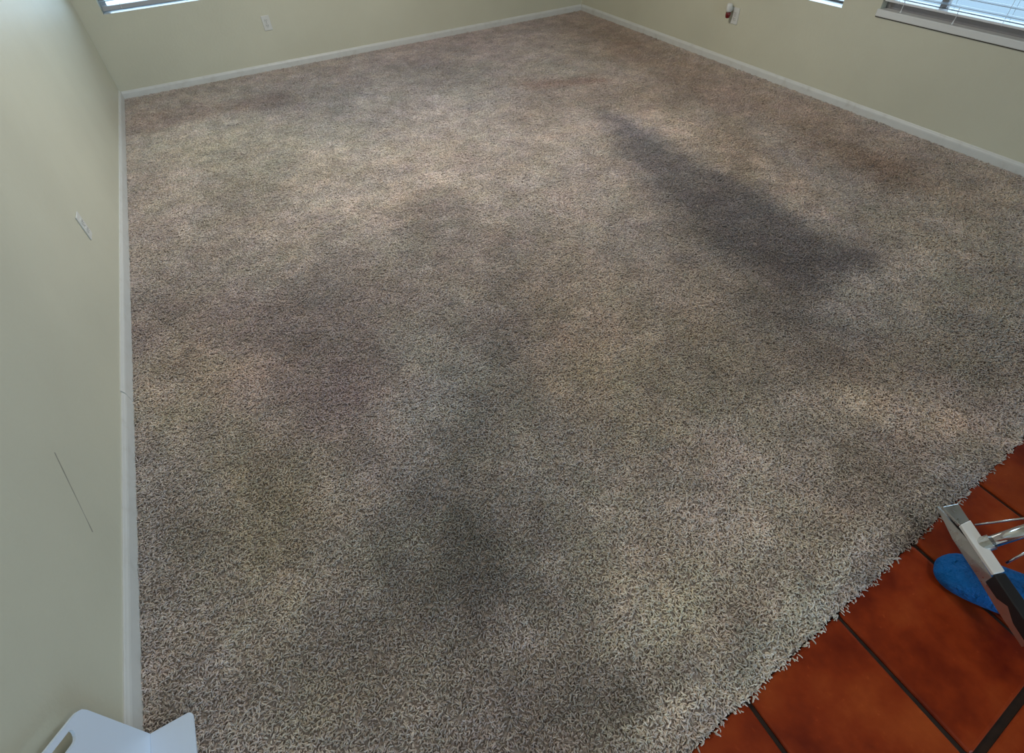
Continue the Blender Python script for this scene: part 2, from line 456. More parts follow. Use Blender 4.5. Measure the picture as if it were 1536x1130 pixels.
# carpet stains plus painted shade of the seam swell, floor metres: outlines with a feather, and soft ellipses (centre, inverse axes, gain)
STAIN_SHADE_POLYS = [
    [[[3.303, -2.495], [3.382, -2.709], [3.363, -3.02], [3.383, -3.326], [3.374, -3.666], [3.366, -3.968], [3.375, -4.221], [3.354, -4.546], [3.401, -4.756], [3.391, -4.891], [3.243, -4.933], [3.019, -4.862], [2.834, -4.831], [2.777, -4.586], [2.803, -4.315], [2.877, -3.889], [2.97, -3.437], [3.072, -3.003]], 0.14, [-0.42, -0.4, -0.35]],
    [[[4.18, -2.935], [4.123, -3.137], [3.869, -3.532], [3.499, -3.951], [3.354, -3.99], [3.462, -3.689], [3.705, -3.221]], 0.12, [-0.1, -0.13, -0.17]],
    [[[1.449, -3.121], [1.721, -3.031], [1.858, -3.285], [1.689, -3.769], [1.457, -3.843], [1.355, -3.565]], 0.08, [-0.1, -0.1, -0.1]],
    [[[0.532, -1.631], [0.925, -1.688], [1.055, -1.895], [0.908, -2.687], [0.772, -2.835], [0.471, -2.556]], 0.1, [-0.1, -0.085, -0.09]],
    [[[3.09, -1.778], [3.472, -1.686], [3.702, -2.016], [4.062, -2.273], [4.358, -2.425], [4.18, -2.935], [3.543, -2.74], [3.333, -2.516], [2.667, -2.451]], 0.2, [-0.14, -0.16, -0.18]],
    [[[0.042, -0.344], [0.739, -0.643], [1.347, -0.707], [1.225, -1.032], [0.658, -0.885], [0.034, -0.909]], 0.12, [-0.12, -0.17, -0.18]],
    [[[0.991, -5.944], [1.166, -5.925], [1.348, -5.915], [1.582, -5.894], [1.645, -5.907], [1.515, -5.938], [1.306, -5.965], [1.123, -5.983], [1.063, -5.982]], 0.05, [-0.26, -0.26, -0.26]],  # darkens the crease behind the seam swell, shade put into the yarn
    [[[4.265, -3.597], [4.325, -4.08], [4.358, -4.379], [4.141, -4.363], [4.121, -3.946]], 0.15, [-0.12, -0.16, -0.2]]]
STAIN_SHADE_BLOBS = [
    [2.9, -4.359, 1.087, -1.836, -3.049, -0.078, -0.1, -0.1, -0.1],
    [2.751, -4.87, 1.996, -3.083, -3.235, -1.389, -0.2, -0.2, -0.18],
    [2.996, -4.958, 3.262, -3.819, -2.513, -4.209, -0.08, -0.08, -0.07],
    [2.889, -3.934, 2.398, -3.325, -4.066, -0.281, -0.08, -0.08, -0.08],
    [0.905, -5.31, 5.139, -2.197, -2.903, -5.311, -0.4, -0.36, -0.36],
    [1.075, -5.033, 6.109, -3.298, -1.713, -2.445, -0.16, -0.16, -0.16],
    [1.373, -4.673, 4.624, -2.289, -1.186, -2.063, -0.14, -0.14, -0.14],
    [1.684, -4.295, 3.976, -2.119, -1.448, -2.442, -0.13, -0.13, -0.13],
    [0.796, -5.415, 6.701, -2.663, -3.483, -6.432, -0.12, -0.12, -0.12],
    [0.856, -4.004, 3.338, -0.858, -1.959, -3.339, -0.24, -0.25, -0.22],
    [0.763, -4.573, 4.132, -1.135, -2.082, -3.67, -0.1, -0.14, -0.1],
    [0.296, -3.703, 3.061, -0.282, -2.382, -4.065, -0.1, -0.13, -0.11],
    [0.047, -4.866, 8.412, -0.332, -1.348, -2.469, -0.08, -0.08, -0.08],
    [0.201, -5.302, 3.516, -0.405, -2.541, -4.75, 0.03, 0.03, 0.03],
    [0.467, -5.366, 3.889, -1.737, -7.033, -9.288, -0.12, -0.12, -0.12],
    [0.49, -5.565, 6.178, -1.698, -5.132, -9.652, -0.05, -0.06, -0.1],
    [0.924, -5.796, 3.889, -2.159, -4.459, -8.386, -0.16, -0.16, -0.16],
    [1.009, -5.753, 8.026, -4.727, -3.233, -6.049, -0.06, -0.06, -0.06],
    [1.121, -5.9, 9.569, -0.002, -0.623, -13.643, -0.08, -0.08, -0.08],
    [0.418, -4.909, 5.039, -0.906, -1.786, -3.243, -0.06, -0.08, -0.18],
    [0.486, -5.202, 8.136, -1.877, -3.895, -7.175, 0.1, 0.1, 0.1],
    [0.731, -5.025, 6.074, -1.891, -3.827, -6.926, 0.1, 0.1, 0.12],
    [0.179, -4.118, 4.812, -0.333, -2.238, -3.919, 0.08, 0.06, 0],
    [0.521, -4.183, 5.978, -1.026, -2.541, -4.418, 0.06, 0.03, 0.02],
    [2.83, -1.116, 1.672, -0.749, -1.484, -2.055, -0.09, -0.09, -0.09],
    [1.803, -2.228, 1.156, -0.403, -1.627, -2.457, -0.05, -0.05, -0.05],
    [2.886, -2.039, 4.119, -2.195, -1.597, -2.305, -0.08, -0.08, -0.08],
    [3.276, -1.792, 4.361, -2.519, -5.971, -8.406, -0.08, -0.16, -0.18],
    [3.616, -1.994, 6.779, -4.47, -8.98, -12.617, -0.12, -0.22, -0.22],
    [1.232, -0.705, 5.815, -1.094, -2.59, -3.706, -0.1, -0.1, -0.1],
    [1.562, -2.981, 3.935, -0.966, -1.226, -9.569, 0.08, 0.07, 0.06],
    [1.77, -2.906, 6.213, -2.438, -5.983, -9.353, 0.05, 0.05, 0.05],
    [0.516, -1.304, 1.889, -0.174, -1.022, -1.538, 0.14, 0.15, 0.1],
    [2.145, -1.248, 0.847, -0.25, -0.327, -1.49, -0.12, -0.08, -0.06],
    [1.453, -2.064, 1.686, -0.463, -1.229, -1.862, 0.04, 0.05, 0.04],
    [1.215, -3.282, 8.611, -0.166, 4.479, -10.222, 0.1, 0.1, 0.1],
    [2.276, -2.798, 2.191, -1.073, -1.067, -1.631, 0.06, 0.06, 0.06],
    [1.066, -2.687, 5.917, -1.365, -3.144, -4.972, 0.06, 0.06, 0.06],
    [1.101, -4.645, 4.936, -1.961, -1.974, -3.457, 0.06, 0.08, 0.09],
    [1.289, -4.557, 3.606, -3.901, -6.756, -2.913, 0.08, 0.1, 0.1],
    [0.971, -4.612, 7.098, -2.476, -4.688, -8.227, 0.1, 0.11, 0.1],
    [1.127, -4.855, 7.216, -3.158, -3.073, -5.44, 0.06, 0.08, 0.09],
    [1.779, -4.674, 5.843, -3.713, -2.357, -4.045, 0.09, 0.05, 0.02],
    [1.68, -4.976, 3.533, -2.372, -2.816, -4.93, 0.08, 0.07, 0.05],
    [1.9, -4.304, 2.951, -1.772, -1.616, -2.706, 0.04, 0.02, 0.0],
    [2.578, -5.527, 3.625, -4.685, -4.232, -7.428, 0.2, 0.2, 0.18],
    [2.658, -5.685, 2.654, -4.81, -9.217, -9.429, 0.16, 0.15, 0.14],
    [3.099, -5.019, 4.772, -4.894, -3.353, -11.928, 0.14, 0.15, 0.15],
    [2.987, -5.177, 2.931, -3.736, -3.18, -5.395, 0.1, 0.11, 0.12],
    [4.016, -4.893, 1.604, -3.38, -2.269, -0.401, 0.1, 0.09, 0.03],
    [2.717, -5.018, 4.094, -4.458, -3.677, -6.237, -0.06, -0.06, -0.06],
    [2.873, -5.536, 2.089, -3.015, -4.569, -7.944, -0.1, -0.11, -0.12],
    [2.542, -5.345, 3.352, -3.924, -3.389, -5.893, -0.08, -0.1, -0.1],
    [2.328, -5.134, 2.294, -2.25, -1.608, -2.782, -0.08, -0.08, -0.11],
    [2.128, -4.828, 2.296, -1.833, -1.164, -1.992, -0.02, -0.04, -0.09],
    [2.021, -5.045, 3.676, -3.032, -2.221, -3.862, -0.06, -0.06, -0.06],
    [1.725, -5.602, 2.889, -1.287, -0.742, -5.039, 0.12, 0.11, 0.09],
    [1.968, -5.532, 4.074, -4.057, -4.447, -7.964, 0.08, 0.08, 0.08],
    [1.326, -5.612, 5.132, -3.635, -2.902, -5.331, 0.08, 0.09, 0.06],
    [1.728, -5.365, 4.247, -3.447, -2.885, -5.158, -0.04, -0.04, -0.04],
    [1.719, -5.754, 3.083, -0.782, -0.147, -8.92, 0.08, 0.08, 0.06],
    [2.386, -5.702, 4.196, -3.206, -1.559, -10.566, -0.1, -0.13, -0.13],
    [1.965, -5.814, 6.729, -1.685, 0.271, -6.827, -0.03, -0.02, -0.03],
    [1.747, -5.909, 5.621, -0.539, 1.707, -27.837, 0.06, 0.1, 0.08],
    [1.399, -5.961, 4.367, 0.42, 1.84, -22.577, 0.16, 0.18, 0.15],  # this and the next row lighten the seam swell, painted as lit
    [1.199, -5.991, 7.259, 0.528, 0.141, -18.172, 0.2, 0.2, 0.17],
    [1.403, -5.766, 6.074, -0.729, -0.222, -11.459, 0.04, 0.06, 0.02],
    [1.733, -5.123, 4.613, -3.383, -1.503, -2.65, 0.0, 0.0, -0.03],
    [3.179, -5.442, 2.866, -4.367, -2.009, -3.438, -0.04, -0.05, -0.08],
    [1.591, -1.142, 0.748, -0.154, -0.298, -1.355, -0.02, -0.01, 0.03],
    [3.156, -0.219, 0.968, -0.378, -0.306, -1.701, -0.05, -0.06, -0.01],
    [4.42, -0.895, 1.53, -1.279, -2.674, -0.142, -0.12, -0.16, -0.2],
    [4.477, -1.977, 0.898, -0.975, -3.43, 0.247, -0.08, -0.13, -0.18],
    [4.447, -3.719, 0.796, -1.303, -3.677, 0.328, -0.04, -0.09, -0.13],
    [4.192, -4.324, 2.106, -3.418, -5.767, -1.984, -0.1, -0.13, -0.15],
    [3.289, -3.08, 3.157, -3.742, -9.282, 0.064, -0.02, 0.0, 0.04],
    [3.626, -2.951, 1.759, -2.095, -5.841, 0.117, 0.1, 0.08, 0.05],
    [3.574, -4.08, 2.136, -3.615, -7.392, 0.482, 0.1, 0.07, 0.03],
    [2.369, -5.93, 6.066, -2.181, 2.03, -40.387, -0.2, -0.2, -0.2],
    [2.068, -5.945, 8.113, -1.896, 2.511, -49.893, -0.15, -0.15, -0.15]]

# ------------------------------------------------------------------ carpet
def in_carpet(x, y, pad=0.0):
    return (x > pad) & (x < W - pad) & (y < -pad) & (y > EY0 + ESL * (x - EX0) + pad)

def relief(x, y):
    """the carpet is stretched over a tack strip by the seam: a low swell, a dip behind it, and two small creases"""
    d = (y - (EY0 + ESL * (x - EX0))) / math.sqrt(1 + ESL ** 2)
    h = 0.010 * np.exp(-((d - 0.085) / 0.055) ** 2) - 0.004 * np.exp(-((d - 0.215) / 0.045) ** 2)
    h = h - 0.004 * np.clip(1 - d / 0.03, 0, 1)
    def crease(ax, ay, bx, by, wd, amp):
        dx, dy = bx - ax, by - ay
        t = np.clip(((x - ax) * dx + (y - ay) * dy) / (dx * dx + dy * dy), 0, 1)
        q = np.hypot(x - ax - t * dx, y - ay - t * dy)
        return amp * np.exp(-(q / wd) ** 2)
    h = h + crease(2.46, -5.66, 2.86, -5.52, 0.03, -0.003) + crease(2.46, -5.62, 2.86, -5.48, 0.03, 0.009)
    h = h + crease(0.0, -2.42, 0.16, -2.34, 0.02, -0.004)
    return h

def value_noise(x, y, scale, seed):
    r = np.random.RandomState(seed)
    g = r.rand(256, 256)
    u, v = x * scale + 40.3, y * scale + 90.7
    i, j = np.floor(u).astype(int), np.floor(v).astype(int)
    fu, fv = u - i, v - j
    fu, fv = fu * fu * (3 - 2 * fu), fv * fv * (3 - 2 * fv)
    G = lambda a, b: g[a % 256, b % 256]
    return (G(i, j) * (1 - fu) + G(i + 1, j) * fu) * (1 - fv) + (G(i, j + 1) * (1 - fu) + G(i + 1, j + 1) * fu) * fv - 0.5

def poly_dist(x, y, pts):
    p = np.array(pts)
    inside = np.zeros(len(x), bool)
    d = np.full(len(x), 1e9)
    n = len(p)
    for k in range(n):
        ax, ay = p[k]; bx, by = p[(k + 1) % n]
        t = np.clip(((x - ax) * (bx - ax) + (y - ay) * (by - ay)) / ((bx - ax) ** 2 + (by - ay) ** 2 + 1e-12), 0, 1)
        d = np.minimum(d, np.hypot(x - ax - t * (bx - ax), y - ay - t * (by - ay)))
        c = ((ay > y) != (by > y)) & (x < (bx - ax) * (y - ay) / (by - ay + 1e-12) + ax)
        inside ^= c
    return np.where(inside, d, -d)

def soil_shade(x, y):
    """soil on the yarn: traffic marks, spills, cleaned streaks and painted seam shade, in floor metres"""
    wx = x + 0.12 * value_noise(x, y, 3.1, 1) + 0.08 * value_noise(x, y, 9.0, 2)
    wy = y + 0.12 * value_noise(x, y, 3.1, 3) + 0.08 * value_noise(x, y, 9.0, 4)
    g = np.zeros((len(x), 3))
    for pts, fe, gain in STAIN_SHADE_POLYS:
        d = poly_dist(wx, wy, pts)
        t = np.clip((d + fe) / (2 * fe), 0, 1)
        g += (t * t * (3 - 2 * t))[:, None] * np.array(gain)
    for b in STAIN_SHADE_BLOBS:
        u, v = wx - b[0], wy - b[1]
        q = (b[2] * u + b[3] * v) ** 2 + (b[4] * u + b[5] * v) ** 2
        g += np.exp(-0.5 * np.minimum(q, 60) ** 1.15)[:, None] * np.array(b[6:9])
    m_ = 0.09 * value_noise(x, y, 2.3, 5) + 0.11 * value_noise(x, y, 5.5, 6) + 0.20 * value_noise(x, y, 12, 7) + 0.16 * value_noise(x, y, 27, 8)
    g += m_[:, None]
    g[:, 0] += 0.03 * value_noise(x, y, 4.2, 9) + 0.04 * value_noise(x, y, 16, 10)
    g[:, 2] += 0.04 * value_noise(x, y, 5.1, 11) + 0.05 * value_noise(x, y, 14, 12)
    return np.clip(np.exp(g * STAIN_SHADE_K), 0.15, 1.8)

# woven backing with the swell in it
NX, NY = 120, 150
bm = bmesh.new()
gx = np.linspace(0, W, NX + 1)
vv = []
for i in range(NX + 1):
    y0 = edge_y(gx[i])
    ys = y0 + (0.0 - y0) * (np.linspace(0, 1, NY + 1) ** 1.3)
    h = relief(np.full(NY + 1, gx[i]), ys)
    vv.append([bm.verts.new((gx[i], ys[j], -0.012 + h[j])) for j in range(NY + 1)])
for i in range(NX):
    for j in range(NY):
        bm.faces.new((vv[i][j], vv[i + 1][j], vv[i + 1][j + 1], vv[i][j + 1]))
rim = [vv[i][0] for i in range(NX + 1)]
low = [bm.verts.new((v.co.x, v.co.y, -0.024)) for v in rim]
for i in range(NX):
    bm.faces.new((rim[i], rim[i + 1], low[i + 1], low[i]))
M_BACKING = mat('jute_backing', tuple(c * 0.7 for c in YARN), 0.95, 0, 0.1)
carpet = obj('carpet', bm, M_BACKING, None, True)
tag(carpet, 'stained beige shag carpet covering the room from wall to wall', 'carpet')

M_YARN = mat('frieze_yarn', YARN, 0.9, 0, 0.15)
_b = M_YARN.node_tree.nodes['Principled BSDF']
_a = N(M_YARN, 'ShaderNodeAttribute', attribute_name='soil_shade', attribute_type='INSTANCER')
_t2 = N(M_YARN, 'ShaderNodeAttribute', attribute_name='tint', attribute_type='GEOMETRY')
_m1 = N(M_YARN, 'ShaderNodeMix', data_type='RGBA', blend_type='MULTIPLY'); _m1.inputs['Factor'].default_value = 1
_m2 = N(M_YARN, 'ShaderNodeMix', data_type='RGBA', blend_type='MULTIPLY'); _m2.inputs['Factor'].default_value = 1
L(M_YARN, _a.outputs['Color'], _m1.inputs['A']); L(M_YARN, _t2.outputs['Color'], _m1.inputs['B'])
_m2.inputs['A'].default_value = (*YARN, 1); L(M_YARN, _m1.outputs['Result'], _m2.inputs['B'])
L(M_YARN, _m2.outputs['Result'], _b.inputs['Base Color'])

# tuft clumps: short twisted yarns that lie over in all directions
clumps = bpy.data.collections.new('tuft_clumps')          # only a source for the pile, not placed in the scene
PER, RAD = 15, 0.021
def clump_mesh(seed):
    r = random.Random(seed)
    bm = bmesh.new()
    tint = bm.loops.layers.float_color.new('tint')
    for k in range(PER):
        a = r.uniform(0, 2 * math.pi); q = RAD * math.sqrt(r.random())
        base = Vector((q * math.cos(a), q * math.sin(a), 0))
        head = r.gauss(0.0, 1.1)
        ln = r.uniform(0.010, 0.018)
        lift = r.uniform(0.25, 0.95)
        curl = r.uniform(-1.3, 1.3)
        p = base.copy(); path = [p.copy()]
        for s in range(4):
            el = lift * (1.5, 0.9, 0.25, -0.35)[s]
            hd = head + curl * s / 3
            p = p + ln / 4 * Vector((math.cos(hd) * math.cos(el), math.sin(hd) * math.cos(el), math.sin(el)))
            path.append(p.copy())
        rr = r.uniform(0.0016, 0.0024)
        n0 = len(bm.faces)
        tube_bm(path, [rr * 0.9, rr, rr, rr * 0.95, rr * 0.5], 4, True, bm)
        bm.faces.ensure_lookup_table()
        c = math.exp(r.gauss(0, 0.13))
        col = (c * r.uniform(0.97, 1.04), c, c * r.uniform(0.92, 1.05), 1)
        for f in list(bm.faces)[n0:]:
            for l in f.loops:
                l[tint] = col
    me = bpy.data.meshes.new('tuft_clump')
    bm.to_mesh(me); bm.free()
    me.materials.append(M_YARN)
    for p_ in me.polygons:
        p_.use_smooth = True
    o = bpy.data.objects.new('tuft_clump', me)
    clumps.objects.link(o)
for s in range(10):
    clump_mesh(100 + s)

R = np.random.RandomState(3)
STEP = 0.0205
xs, ys = np.meshgrid(np.arange(0.0, W, STEP), np.arange(-6.25, 0.0, STEP))
xs = (xs + R.uniform(-0.5, 0.5, xs.shape) * STEP).ravel(); ys = (ys + R.uniform(-0.5, 0.5, ys.shape) * STEP).ravel()
keep = in_carpet(xs, ys, 0.018)
ex = np.arange(0.01, W, 0.012); ey = EY0 + ESL * (ex - EX0) + R.uniform(0.007, 0.020, len(ex))     # thick fringe along the seam
wy_ = np.arange(-6.1, -0.01, 0.014); wx_ = np.arange(0.01, W, 0.014)                              # and tucked in along the baseboards
xs = np.concatenate([xs[keep], ex, R.uniform(0.012, 0.02, len(wy_)), W - R.uniform(0.012, 0.02, len(wy_)), wx_])
ys = np.concatenate([ys[keep], ey, wy_, wy_, -R.uniform(0.012, 0.02, len(wx_))])
ok = in_carpet(xs, ys, 0.006)
xs, ys = xs[ok], ys[ok]
n = len(xs)
zs = -0.0115 + relief(xs, ys)
me = bpy.data.meshes.new('pile')
me.vertices.add(n)
me.vertices.foreach_set('co', np.stack([xs, ys, zs], 1).astype(np.float32).ravel())
at = me.attributes.new('soil_shade', 'FLOAT_COLOR', 'POINT')
at.data.foreach_set('color', np.concatenate([soil_shade(xs, ys), np.ones((n, 1))], 1).astype(np.float32).ravel())
at = me.attributes.new('turn', 'FLOAT_VECTOR', 'POINT')
rot = np.zeros((n, 3)); rot[:, 2] = R.uniform(0, 2 * math.pi, n); rot[:, 0] = R.normal(0, 0.12, n); rot[:, 1] = R.normal(0, 0.12, n)
at.data.foreach_set('vector', rot.astype(np.float32).ravel())
at = me.attributes.new('pick', 'INT', 'POINT')
at.data.foreach_set('value', R.randint(0, 10, n).astype(np.int32))
me.update()
pile = link(bpy.data.objects.new('pile', me), carpet)
pile['kind'] = 'stuff'
ng = bpy.data.node_groups.new('pile_tufts', 'GeometryNodeTree')
ng.interface.new_socket('Geometry', in_out='INPUT', socket_type='NodeSocketGeometry')
ng.interface.new_socket('Geometry', in_out='OUTPUT', socket_type='NodeSocketGeometry')
gi = ng.nodes.new('NodeGroupInput'); go = ng.nodes.new('NodeGroupOutput')
iop = ng.nodes.new('GeometryNodeInstanceOnPoints')
ci = ng.nodes.new('GeometryNodeCollectionInfo')
ci.inputs['Collection'].default_value = clumps
ci.inputs['Separate Children'].default_value = True
ci.inputs['Reset Children'].default_value = True
nt = ng.nodes.new('GeometryNodeInputNamedAttribute'); nt.data_type = 'FLOAT_VECTOR'; nt.inputs['Name'].default_value = 'turn'
npk = ng.nodes.new('GeometryNodeInputNamedAttribute'); npk.data_type = 'INT'; npk.inputs['Name'].default_value = 'pick'
er = ng.nodes.new('FunctionNodeEulerToRotation')
lk = ng.links.new
lk(gi.outputs[0], iop.inputs['Points']); lk(ci.outputs[0], iop.inputs['Instance'])
iop.inputs['Pick Instance'].default_value = True
lk(npk.outputs[0], iop.inputs['Instance Index'])
lk(nt.outputs[0], er.inputs[0]); lk(er.outputs[0], iop.inputs['Rotation'])
lk(iop.outputs[0], go.inputs[0])
md = pile.modifiers.new('tufts', 'NODES'); md.node_group = ng

# ------------------------------------------------------------------ outlets, air freshener
def wall_outlet(name, P, u, z, label, cat='outlet', covered=False):
    """P(u, d, z): d is the distance into the room from the wall face"""
    loc = Vector(P(u, 0.0, z))
    root = empty(name, loc, label, cat)
    def put(bm, nm, mt, par=None, sm=False):
        for v in bm.verts:
            c = v.co
            v.co = Vector(P(u + c.x, c.y, z + c.z)) - loc
        return obj(nm, bm, mt, par or root, sm)
    put(box_bm(-0.036, 0.036, 0.0, 0.006, -0.058, 0.058, 0.003, 2), 'cover_plate', M_PLATE)
    put(tube_bm([(0, 0.0055, 0), (0, 0.0075, 0)], 0.004, 10), 'screw', M_WALU)
    for dz in (-0.020, 0.020):
        pts = []
        for k in range(20):
            a = 2 * math.pi * k / 20
            pts.append((0.0165 * math.cos(a), max(-0.0125, min(0.0125, 0.0165 * math.sin(a)))))
        s = put(prism_bm(pts, 0.004, lambda a, b, t, dz=dz: (a, 0.0055 + t, b + dz), 0.0006, 1), 'socket', M_PLATE)
        for sx in (-0.0065, 0.0065):
            put(box_bm(sx - 0.0014, sx + 0.0014, 0.0090, 0.0099, dz - 0.001, dz + 0.0075), 'slot', M_SLOT, s)
        put(tube_bm([(0, 0.0090, dz - 0.0075), (0, 0.0099, dz - 0.0075)], 0.0026, 8), 'slot', M_SLOT, s)
    return root
PB = lambda u, d, z: (u, 0.012 - d, z)
PR = lambda u, d, z: (W + 0.012 - d, u, z)
PL = lambda u, d, z: (-0.012 + d, u, z)
wall_outlet('wall_outlet', PB, 1.376, 0.370, 'white duplex outlet on the back wall below the window')
wall_outlet('wall_outlet', PR, -2.305, 0.352, 'white outlet on the right wall behind the plugged in air freshener')
wall_outlet('wall_outlet', PL, -3.182, 0.362, 'white outlet on the left wall above the baseboard')

fr_loc = Vector((W + 0.0025, -2.262, 0.385))
fr = empty('air_freshener', fr_loc, 'plug in air freshener with white cap and red oil on the right wall', 'air freshener')
def lathe_bm(prof, n=20, cx=0.0, cy=0.0):
    bm = bmesh.new()
    rings = [[bm.verts.new((cx + r * math.cos(2 * math.pi * k / n), cy + r * math.sin(2 * math.pi * k / n), z)) for k in range(n)] for r, z in prof]
    for a, b in zip(rings, rings[1:]):
        for k in range(n):
            bm.faces.new((a[k], a[(k + 1) % n], b[(k + 1) % n], b[k]))
    bm.faces.new(rings[0][::-1]); bm.faces.new(rings[-1])
    return bm
obj('warmer_body', lathe_bm([(0.020, -0.005), (0.024, 0.0), (0.025, 0.025), (0.023, 0.045), (0.018, 0.052), (0.008, 0.054)], 20, -0.034, 0.0), M_PLATE, fr, True)
obj('oil_bottle', lathe_bm([(0.010, -0.050), (0.017, -0.046), (0.020, -0.030), (0.020, -0.012), (0.016, -0.006)], 20, -0.034, 0.0), M_RED, fr, True)
obj('plug_prongs', box_bm(-0.034, -0.001, -0.012, 0.012, 0.0, 0.028, 0.002, 1), M_PLATE, fr)

# ------------------------------------------------------------------ white plastic corner guard (near left)
guard = empty('corner_guard', (0.022, -5.393, 0.016), 'white plastic corner guard with a slotted handle standing by the left wall', 'corner guard')
def arc(cx, cy, r, a0, a1, n=6):
    return [(cx + r * math.cos(math.radians(a0 + (a1 - a0) * k / n)), cy + r * math.sin(math.radians(a0 + (a1 - a0) * k / n))) for k in range(n + 1)]
# upright flap in (v along -y, z), sloping shoulder with a handle slot; outline with hole -> two half rings joined
def flap_bm():
    top = 0.62; Ln = 0.46
    s = 0.7071
    outer = [(0.0, 0.0), (0.0, 0.272)] + [(0.022, 0.302)] + [(0.03, 0.311)]
    outer = [(0.0, 0.0), (0.0, 0.265), (0.003, 0.283), (0.012, 0.298), (0.022, 0.309), (0.230, 0.505), (0.250, 0.515), (0.46, 0.515), (0.46, 0.0)]
    bm = bmesh.new()
    vo = [bm.verts.new((0, -u, v)) for u, v in outer]
    es = [bm.edges.new((vo[i], vo[(i + 1) % len(vo)])) for i in range(len(vo))]
    # slot: stadium parallel to the shoulder, 22 mm below it
    d = Vector((0.208, 0.196)).normalized(); nrm = Vector((d.y, -d.x))
    c0 = Vector((0.022, 0.309)) + d * 0.034 + nrm * 0.028
    c1 = c0 + d * 0.115
    ring = []
    for k in range(9):
        a = math.pi * k / 8
        ring.append(c0 + 0.0135 * (nrm * math.cos(a) - d * math.sin(a)))
    for k in range(9):
        a = math.pi * k / 8
        ring.append(c1 + 0.0135 * (-nrm * math.cos(a) + d * math.sin(a)))
    vi = [bm.verts.new((0, -p.x, p.y)) for p in ring]
    es += [bm.edges.new((vi[i], vi[(i + 1) % len(vi)])) for i in range(len(vi))]
    bmesh.ops.triangle_fill(bm, use_beauty=True, edges=es)
    ex_ = bmesh.ops.extrude_face_region(bm, geom=bm.faces[:])
    for v in ex_['geom']:
        if isinstance(v, bmesh.types.BMVert):
            v.co.x += 0.006
    return bm
obj('upright_flap', flap_bm(), M_GUARD, guard)
pts = [(0.003, 0.0)] + arc(0.106 - 0.014, -0.014 + 0.004, 0.014, 90, 0) + [(0.108, -0.2), (0.108, -0.46), (0.003, -0.46)]
obj('floor_flap', prism_bm(pts, 0.006, lambda a, b, t: (a + 0.003, b, t), 0.0015, 2), M_GUARD, guard)

# ------------------------------------------------------------------ carpet cleaning wand
wand_o = Vector((2.18, -6.08, 0.0))
wand = empty('carpet_cleaning_wand', wand_o, 'chrome carpet cleaning wand held over the clay tiles', 'wand')
def sheet_bm(quads_pts, faces, thick, nrm=(0, 0, -1)):
    bm = bmesh.new()
    v = [bm.verts.new(Vector(p) - wand_o) for p in quads_pts]
    for f in faces:
        bm.faces.new([v[i] for i in f])
    ex_ = bmesh.ops.extrude_face_region(bm, geom=bm.faces[:])
    for q in ex_['geom']:
        if isinstance(q, bmesh.types.BMVert):
            q.co += Vector(nrm) * thick
    return bm
# slot lip: long bent steel strip, its outer (near) edge lower than its inner edge
lip = [(2.243, -5.926, 0.102), (2.248, -5.930, 0.104),        # 0,1 tip
       (2.186, -6.013, 0.100), (2.181, -6.042, 0.140),        # 2,3 first bend
       (2.137, -6.119, 0.100), (2.132, -6.139, 0.140),        # 4,5
       (2.098, -6.192, 0.100), (2.098, -6.200, 0.146),        # 6,7
       (2.060, -6.276, 0.100), (2.062, -6.284, 0.146)]        # 8,9
obj('slot_lip', sheet_bm(lip, [(0, 2, 3, 1), (2, 4, 5, 3), (4, 6, 7, 5), (6, 8, 9, 7)], 0.003, (0.6, 0.3, -0.7)), M_STEEL, wand)
# head: a box-section bar behind the lip
def bar_bm(a, b, wa, wb, z0, z1, bev):
    """a, b: near-edge end points; wa, wb: far-edge end points"""
    bm = bmesh.new()
    lo = [bm.verts.new(Vector((p[0], p[1], z0)) - wand_o) for p in (a, b, wb, wa)]
    hi = [bm.verts.new(Vector((p[0], p[1], z1)) - wand_o) for p in (a, b, wb, wa)]
    bm.faces.new(lo[::-1]); bm.faces.new(hi)
    for i in range(4):
        bm.faces.new((lo[i], lo[(i + 1) % 4], hi[(i + 1) % 4], hi[i]))
    bmesh.ops.bevel(bm, geom=bm.edges[:], offset=bev, segments=2, affect='EDGES', profile=0.5)
    return bm
obj('head_end', bar_bm((2.201, -5.941), (2.189, -6.000), (2.250, -5.956), (2.226, -6.004), 0.148, 0.158, 0.002), M_STEEL, wand)
obj('head_bar', bar_bm((2.188, -6.001), (2.128, -6.130), (2.226, -6.005), (2.161, -6.139), 0.150, 0.161, 0.002), M_SATIN, wand)
obj('gap_shadow_block', bar_bm((2.222, -5.952), (2.153, -6.136), (2.240, -5.960), (2.162, -6.139), 0.125, 0.149, 0.002), M_BLACK, wand)  # black block added as the shadow in the gap below the bar
obj('bar_end_dark_reflection', bar_bm((2.129, -6.132), (2.062, -6.275), (2.160, -6.141), (2.094, -6.290), 0.115, 0.158, 0.003), M_BLACK, wand)  # rest of the bar, its dark reflection put in as black colour
def rel(p):
    return Vector(p) - wand_o
tb = obj('vacuum_tube', tube_bm([rel((2.192, -6.066, 0.150)), rel((2.250, -6.0955, 0.225)), rel((2.5, -6.218, 0.55)), rel((2.76, -6.345, 0.888)), rel((2.86, -6.40, 0.99))], 0.0165, 20), M_CHROME, wand, True)
obj('tube_collar', tube_bm([rel((2.189, -6.0645, 0.146)), rel((2.206, -6.073, 0.168))], 0.0205, 20), M_STEEL, wand)
obj('solution_line', tube_bm([rel((2.226, -6.020, 0.157)), rel((2.288, -6.0735, 0.225)), rel((2.50, -6.19, 0.55)), rel((2.64, -6.27, 0.73))], 0.0032, 10), M_CHROME, wand, True)
obj('spray_line', tube_bm([rel((2.186, -6.127, 0.160)), rel((2.214, -6.132, 0.200)), rel((2.30, -6.16, 0.30))], 0.0032, 10), M_CHROME, wand, True)
